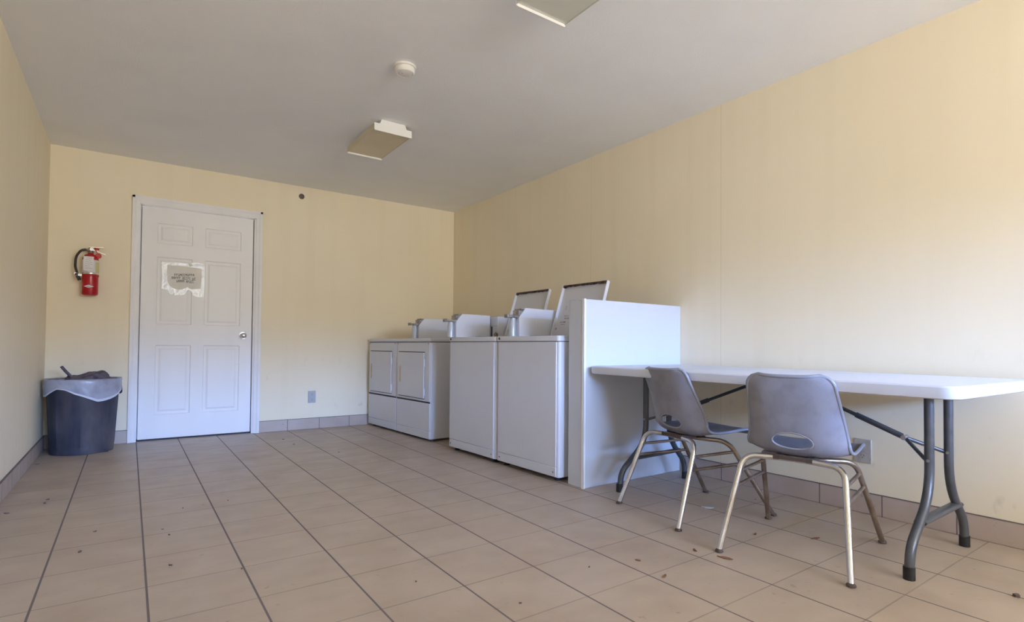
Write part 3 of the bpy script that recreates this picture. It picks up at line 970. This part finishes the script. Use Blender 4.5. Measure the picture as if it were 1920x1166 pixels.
# ------------------------------------------------------------------ fire extinguisher
def extinguisher():
    cx, cy = -.268, YB-.078
    t = thing('fire_extinguisher', 'small red fire extinguisher hanging on the wall left of the door', 'fire extinguisher', (cx, cy, 1.225))
    def z(v): return v-1.225
    bm = bmesh.new()
    lathe(bm, [(.001, .003), (.040, .0), (.050, .006), (.0535, .018), (.0535, z(1.515)), (.050, z(1.535)), (.038, z(1.552)), (.020, z(1.562)), (.018, z(1.575)), (.001, z(1.576))], 40)
    body = obj('cylinder', bm, M['red'], t, smooth=40)
    lb = bmesh.new(); lathe(lb, [(.0545, z(1.402)), (.0545, z(1.512))], 40, cap=False)
    obj('wrap_label', lb, M['label'], body, smooth=40)
    ye = bmesh.new()
    rg = []
    for a in (R(-50), R(-42), R(-34), R(-26), R(-18), R(-8), R(0)):
        rg.append([ye.verts.new((.0552*math.cos(a), .0552*math.sin(a), zz)) for zz in (z(1.41), z(1.495))])
    for a, b in zip(rg, rg[1:]): ye.faces.new((a[0], b[0], b[1], a[1]))
    obj('side_label', ye, M['yellow_label'], body)
    band = bmesh.new()
    lathe(band, [(.0555, z(1.378)), (.057, z(1.380)), (.057, z(1.392)), (.0555, z(1.394))], 40, cap=False)
    lathe(band, [(.0548, z(1.395)), (.0556, z(1.396)), (.0556, z(1.410)), (.0548, z(1.411))], 40, cap=False, mi=1)
    obj('strap', band, [M['red'], M['silver']], t, smooth=40)
    dm = bmesh.new()   # white diamond on the red
    cols = []
    for k in range(13):
        u = k/12*2-1
        a = R(-97)+u*R(37)
        h = .0115*(1-abs(u))+.0004
        cols.append([dm.verts.new((.0546*math.cos(a), .0546*math.sin(a), z(1.296)+s*h)) for s in (-1, 1)])
    for a, b in zip(cols, cols[1:]): dm.faces.new((a[0], b[0], b[1], a[1]))
    do = obj('diamond_mark', dm, M['label'], body, smooth=60)
    mk = bmesh.new()
    for dx_, hh in ((-.010, .004), (-.003, .006), (.003, .006), (.010, .004)):
        a = R(-97)+dx_/.054
        x, y = .0549*math.cos(a), .0549*math.sin(a)
        box(mk, (x-.0012, y-.0005, z(1.296)-hh), (x+.0012, y+.0003, z(1.296)+hh))
    obj('diamond_lettering', mk, M['ink'], do)
    tg = bmesh.new()
    box(tg, (-.042, -.0635, z(1.420)), (.024, -.0620, z(1.535)))
    tgo = obj('hang_tag', tg, M['label'], t)
    tt = bmesh.new()
    for k, (a, b) in enumerate(((-.022, .010), (-.030, .006), (-.034, .014), (-.034, .018), (-.034, .0), (-.03, .016))):
        zz = z(1.522)-k*.016
        box(tt, (a, -.0640, zz-.0025), (b, -.0634, zz+.0012))
    obj('tag_print', tt, M['plate'], tgo)
    vl = bmesh.new()
    lathe(vl, [(.019, z(1.570)), (.021, z(1.578)), (.016, z(1.583)), (.016, z(1.612)), (.012, z(1.616)), (.001, z(1.616))], 24)
    tube(vl, [(0, 0, z(1.592)), (-.045, -.006, z(1.594))], .009, 12)
    obj('valve', vl, M['brass_dirty'], t, smooth=40)
    gg = bmesh.new(); disc(gg, (.006, -.012, z(1.600)), (0, -1, 0), .013, .010, 20)
    obj('gauge', gg, M['silver'], t, smooth=40)
    lv = bmesh.new()
    def bar(bm, a, b, wd, th):
        a, b = Vector(a), Vector(b); d = (b-a).normalized(); s = Vector((0, 1, 0)); n_ = d.cross(s)
        v = [bm.verts.new(p+s*sy*wd/2+n_*sn*th/2) for p in (a, b) for sy, sn in ((-1, -1), (1, -1), (1, 1), (-1, 1))]
        for f in ((0, 1, 2, 3), (4, 7, 6, 5), (0, 4, 5, 1), (1, 5, 6, 2), (2, 6, 7, 3), (3, 7, 4, 0)): bm.faces.new([v[i] for i in f])
    bar(lv, (-.012, 0, z(1.618)), (.082, 0, z(1.624)), .018, .004)
    obj('top_lever', lv, M['silver'], t)
    lv = bmesh.new()
    bar(lv, (0, 0, z(1.602)), (.045, 0, z(1.585)), .018, .004); bar(lv, (.045, 0, z(1.585)), (.098, 0, z(1.565)), .016, .004)
    obj('carry_handle', lv, M['silver'], t)
    pn = bmesh.new(); tube(pn, [(.022, -.014, z(1.610)), (.055, -.018, z(1.603))], .007, 10)
    obj('safety_pin', pn, M['red2'], t, smooth=40)
    sl_ = bmesh.new()
    disc(sl_, (.050, -.014, z(1.550)), (0, -1, 0), .022, .006, 20); tube(sl_, [(.050, -.017, z(1.55)), (.030, -.017, z(1.602))], .003, 8)
    pieces('seal_tag', sl_, M['red2'], t, smooth=40)
    hs = bmesh.new()
    hp = fillet([(-.03, -.006, z(1.595)), (-.060, -.010, z(1.588)), (-.092, -.014, z(1.535)), (-.096, -.014, z(1.45)), (-.083, -.012, z(1.405)), (-.078, -.01, z(1.38))], .05, 7)
    tube(hs, hp, .0085, 12)
    obj('hose', hs, M['hose'], t, smooth=60)
    nzl = bmesh.new(); tube(nzl, [(-.086, -.012, z(1.40)), (-.079, -.010, z(1.375)), (-.066, -.008, z(1.345))], .0125, 14)
    obj('nozzle', nzl, M['hose'], t, smooth=60)
    cl = bmesh.new(); box(cl, (-.088, -.022, z(1.378)), (-.050, .004, z(1.394))); box(cl, (-.100, -.02, z(1.392)), (-.075, -.004, z(1.402)))
    obj('hose_clip', cl, M['silver'], t)
    wb = bmesh.new(); box(wb, (-.012, .045, z(1.38)), (.012, .078, z(1.60))); box(wb, (-.012, .014, z(1.575)), (.012, .05, z(1.583)))
    obj('wall_bracket', wb, M['hose'], t)
extinguisher()

# ------------------------------------------------------------------ wall fittings
def outlet(name, loc, rz, pw, ph, label, pm):
    t = thing(name, label, 'outlet', loc, rz)
    p = bevel(obj('cover_plate', B(((-pw/2, -.007, -ph/2), (pw/2, 0, ph/2))), pm, t), .003, 2)
    for s in (1, -1):
        bm = bmesh.new()
        prism(bm, [(.017*math.cos(a)*1.0, s*.026+.0145*math.sin(a)) for a in [k*PI/8 for k in range(16)]], 'y', -.0085, -.006)
        rc_ = obj('socket', bm, pm, t)
        sl = bmesh.new()
        box(sl, (-.0075, -.0092, s*.026), (-.0050, -.0084, s*.026+.009)); box(sl, (.0050, -.0092, s*.026), (.0075, -.0084, s*.026+.008))
        disc(sl, (0, -.0084, s*.026-.007), (0, -1, 0), .003, .0008, 10)
        pieces('slot', sl, M['ink'], rc_)
    return t
outlet('wall_outlet', (1.510, YB, .319), 0, .074, .120, 'pale duplex wall outlet low on the back wall right of the door', M['plate'])
outlet('wall_outlet', (XR, 1.272, .318), R(-90), .082, .122, 'beige duplex wall outlet under the folding table', M['plate_w'])
bm = bmesh.new()
lathe(bm, [(.001, 0), (.027, 0), (.027, .004), (.024, .007), (.020, .007), (.019, .003), (.001, .003)], 32)
o = obj('pipe_cap', bm, M['plug'], None, smooth=40)
o.location = (1.380, YB, 2.325); o.rotation_euler = (R(90), 0, 0)
tag(o, 'small round dark grey cap high on the back wall near the ceiling', 'cap')

t = thing('smoke_detector', 'round off-white smoke detector on the ceiling between the two light fixtures', 'smoke detector', (1.247, 2.872, H))
bm = bmesh.new(); lathe(bm, [(.001, 0), (.062, 0), (.062, -.010), (.056, -.013)], 40, cap=False)
obj('base_ring', bm, M['detector'], t, smooth=40)
bm = bmesh.new(); lathe(bm, [(.054, -.010), (.056, -.016), (.056, -.030), (.051, -.040), (.044, -.043), (.040, -.041), (.036, -.043), (.001, -.044)], 40, cap=False)
obj('housing', bm, M['detector'], t, smooth=35)
bm = bmesh.new(); disc(bm, (-.016, -.004, -.0435), (0, 0, -1), .005, .002, 12); disc(bm, (-.034, .01, -.042), (0, 0, -1), .004, .002, 12)
pieces('test_button', bm, M['vent'], t)

# ------------------------------------------------------------------ ceiling light fixtures
def fixture(y0, y1, lens, label):
    x0, x1 = 1.362, 1.642
    xm, ym = (x0+x1)/2, (y0+y1)/2
    t = thing('ceiling_light', label, 'ceiling light', (xm, ym, H), 0, 'unlit ceiling light fixtures')
    hx, hy = (x1-x0)/2, (y1-y0)/2
    zb = -.083      # lowest edge
    zl = -.070      # flat underside
    bm = bmesh.new()
    box(bm, (-hx+.003, -hy+.003, zl), (hx-.003, hy-.003, zl+.004))
    pan = obj('diffuser', bm, lens, t)
    hsg = bmesh.new()
    prism(hsg, [(-hx+.055, 0), (-hx+.040, -.030), (-hx+.004, -.036), (-hx+.004, zl+.004), (hx-.004, zl+.004), (hx-.004, -.036), (hx-.040, -.030), (hx-.055, 0)], 'y', -hy+.004, hy-.004)
    obj('housing', hsg, M['fix'], t)
    for s in (-1, 1):
        e_ = bmesh.new()
        pts = [(-hx+.052, 0), (-hx+.040, -.030), (-hx, -.032), (-hx, zb+.004), (-hx+.004, zb), (hx-.004, zb), (hx, zb+.004), (hx, -.032), (hx-.040, -.030), (hx-.052, 0)]
        ya = s*hy
        prism(e_, pts, 'y', ya-(.004 if s > 0 else 0), ya+(.004 if s < 0 else 0))
        obj('end_cap', e_, M['fix'], t)
    sl = bmesh.new(); box(sl, (-hx, -hy+.004, zl-.006), (-hx+.004, hy-.004, -.034)); box(sl, (hx-.004, -hy+.004, zl-.003), (hx, hy-.004, -.034))
    pieces('side_lip', sl, lens, t)
fixture(3.645, 4.225, M['lens'], 'unlit ceiling light fixture with a yellowed flat diffuser, closer to the door')
fixture(1.360, 1.943, M['lens2'], 'unlit ceiling light fixture with a greyish pan, farther from the door than the yellowed one')

# ------------------------------------------------------------------ litter on the floor
def flake(name, x, y, lx, ly, rz, mt, label, cat, group=None, seed=1, th=.003):
    r_ = random.Random(seed)
    n = 12
    pts = []
    for k in range(n):
        a = 2*PI*k/n
        pinch = (.35+.65*abs(math.sin(a))**.6) if lx > 1.8*ly else 1
        q = r_.uniform(.75, 1.1)
        pts.append((math.cos(a)*lx/2*q, math.sin(a)*ly/2*q*pinch))
    bm = bmesh.new()
    prism(bm, pts, 'z', 0, th)
    for v in bm.verts:
        v.co.z += .0035*abs(v.co.x)/max(lx, .001)+.001*r_.random()
    mn = min(v.co.z for v in bm.verts)
    for v in bm.verts: v.co.z -= mn
    o = obj(name, bm, mt)
    o.location = (x, y, 0.0); o.rotation_euler = (0, 0, rz)
    return tag(o, label, cat, group)
flake('dry_leaf', 1.965, 1.309, .060, .022, 1.9, M['leaf'], 'largest brown dry leaf, lying beside the rear leg of the nearer chair', 'leaf', None, 2)
flake('dry_leaf', 1.933, 1.430, .034, .012, 1.05, M['leaf'], 'thin brown leaf scrap on a grout line behind the nearer chair', 'leaf', None, 3)
flake('dry_leaf', 1.623, 1.333, .040, .012, .35, M['leaf'], 'slim reddish leaf scrap on open floor next to a tile joint crossing', 'leaf', None, 4)
flake('dry_leaf', 1.655, 1.489, .024, .009, 2.1, M['leaf'], 'small brown leaf crumb just above the slim reddish leaf scrap', 'leaf', None, 5)
flake('dry_leaf', 2.502, 1.218, .050, .018, 2.8, M['leaf'], 'dull brown leaf under the nearer chair on the floor', 'leaf', None, 6)
flake('dry_leaf', 2.330, 1.40, .034, .010, .3, M['leaf'], 'faint brown leaf sliver between the two chairs', 'leaf', None, 7)
flake('paper_scrap', 2.508, 1.772, .062, .026, -.9, M['scrap'], 'small whitish paper scrap on the floor under the table', 'paper scrap', None, 8, .002)
o = flake('debris_clump', 2.493, .543, .022, .020, 0, M['speck'], 'dark fuzzy clump on the floor in front of the free table end', 'debris', None, 9, .008)
sp_ = [(-.500, 4.990, .030), (-.339, 3.844, .026), (-.344, 3.764, .030), (-.474, 3.643, .032), (-.109, 3.081, .020), (-.146, 2.816, .030), (.144, 2.458, .024),
       (1.131, 5.154, .026), (1.358, 4.311, .026), (.85, 1.803, .010), (1.061, 1.459, .014), (2.860, 1.719, .013), (.240, 3.27, .012), (.160, 2.85, .014), (.140, 2.95, .012), (.45, 3.30, .010), (.36, 2.27, .012), (1.15, 4.85, .022), (1.45, 1.55, .016)]
for i, (x, y, s) in enumerate(sp_):
    flake('debris_speck', x, y, s*.8, s*.40, i*.9, M['speck'], 'dark crumb of dirt on the open tile floor', 'debris', 'dirt crumbs scattered on the floor', 20+i, .003)
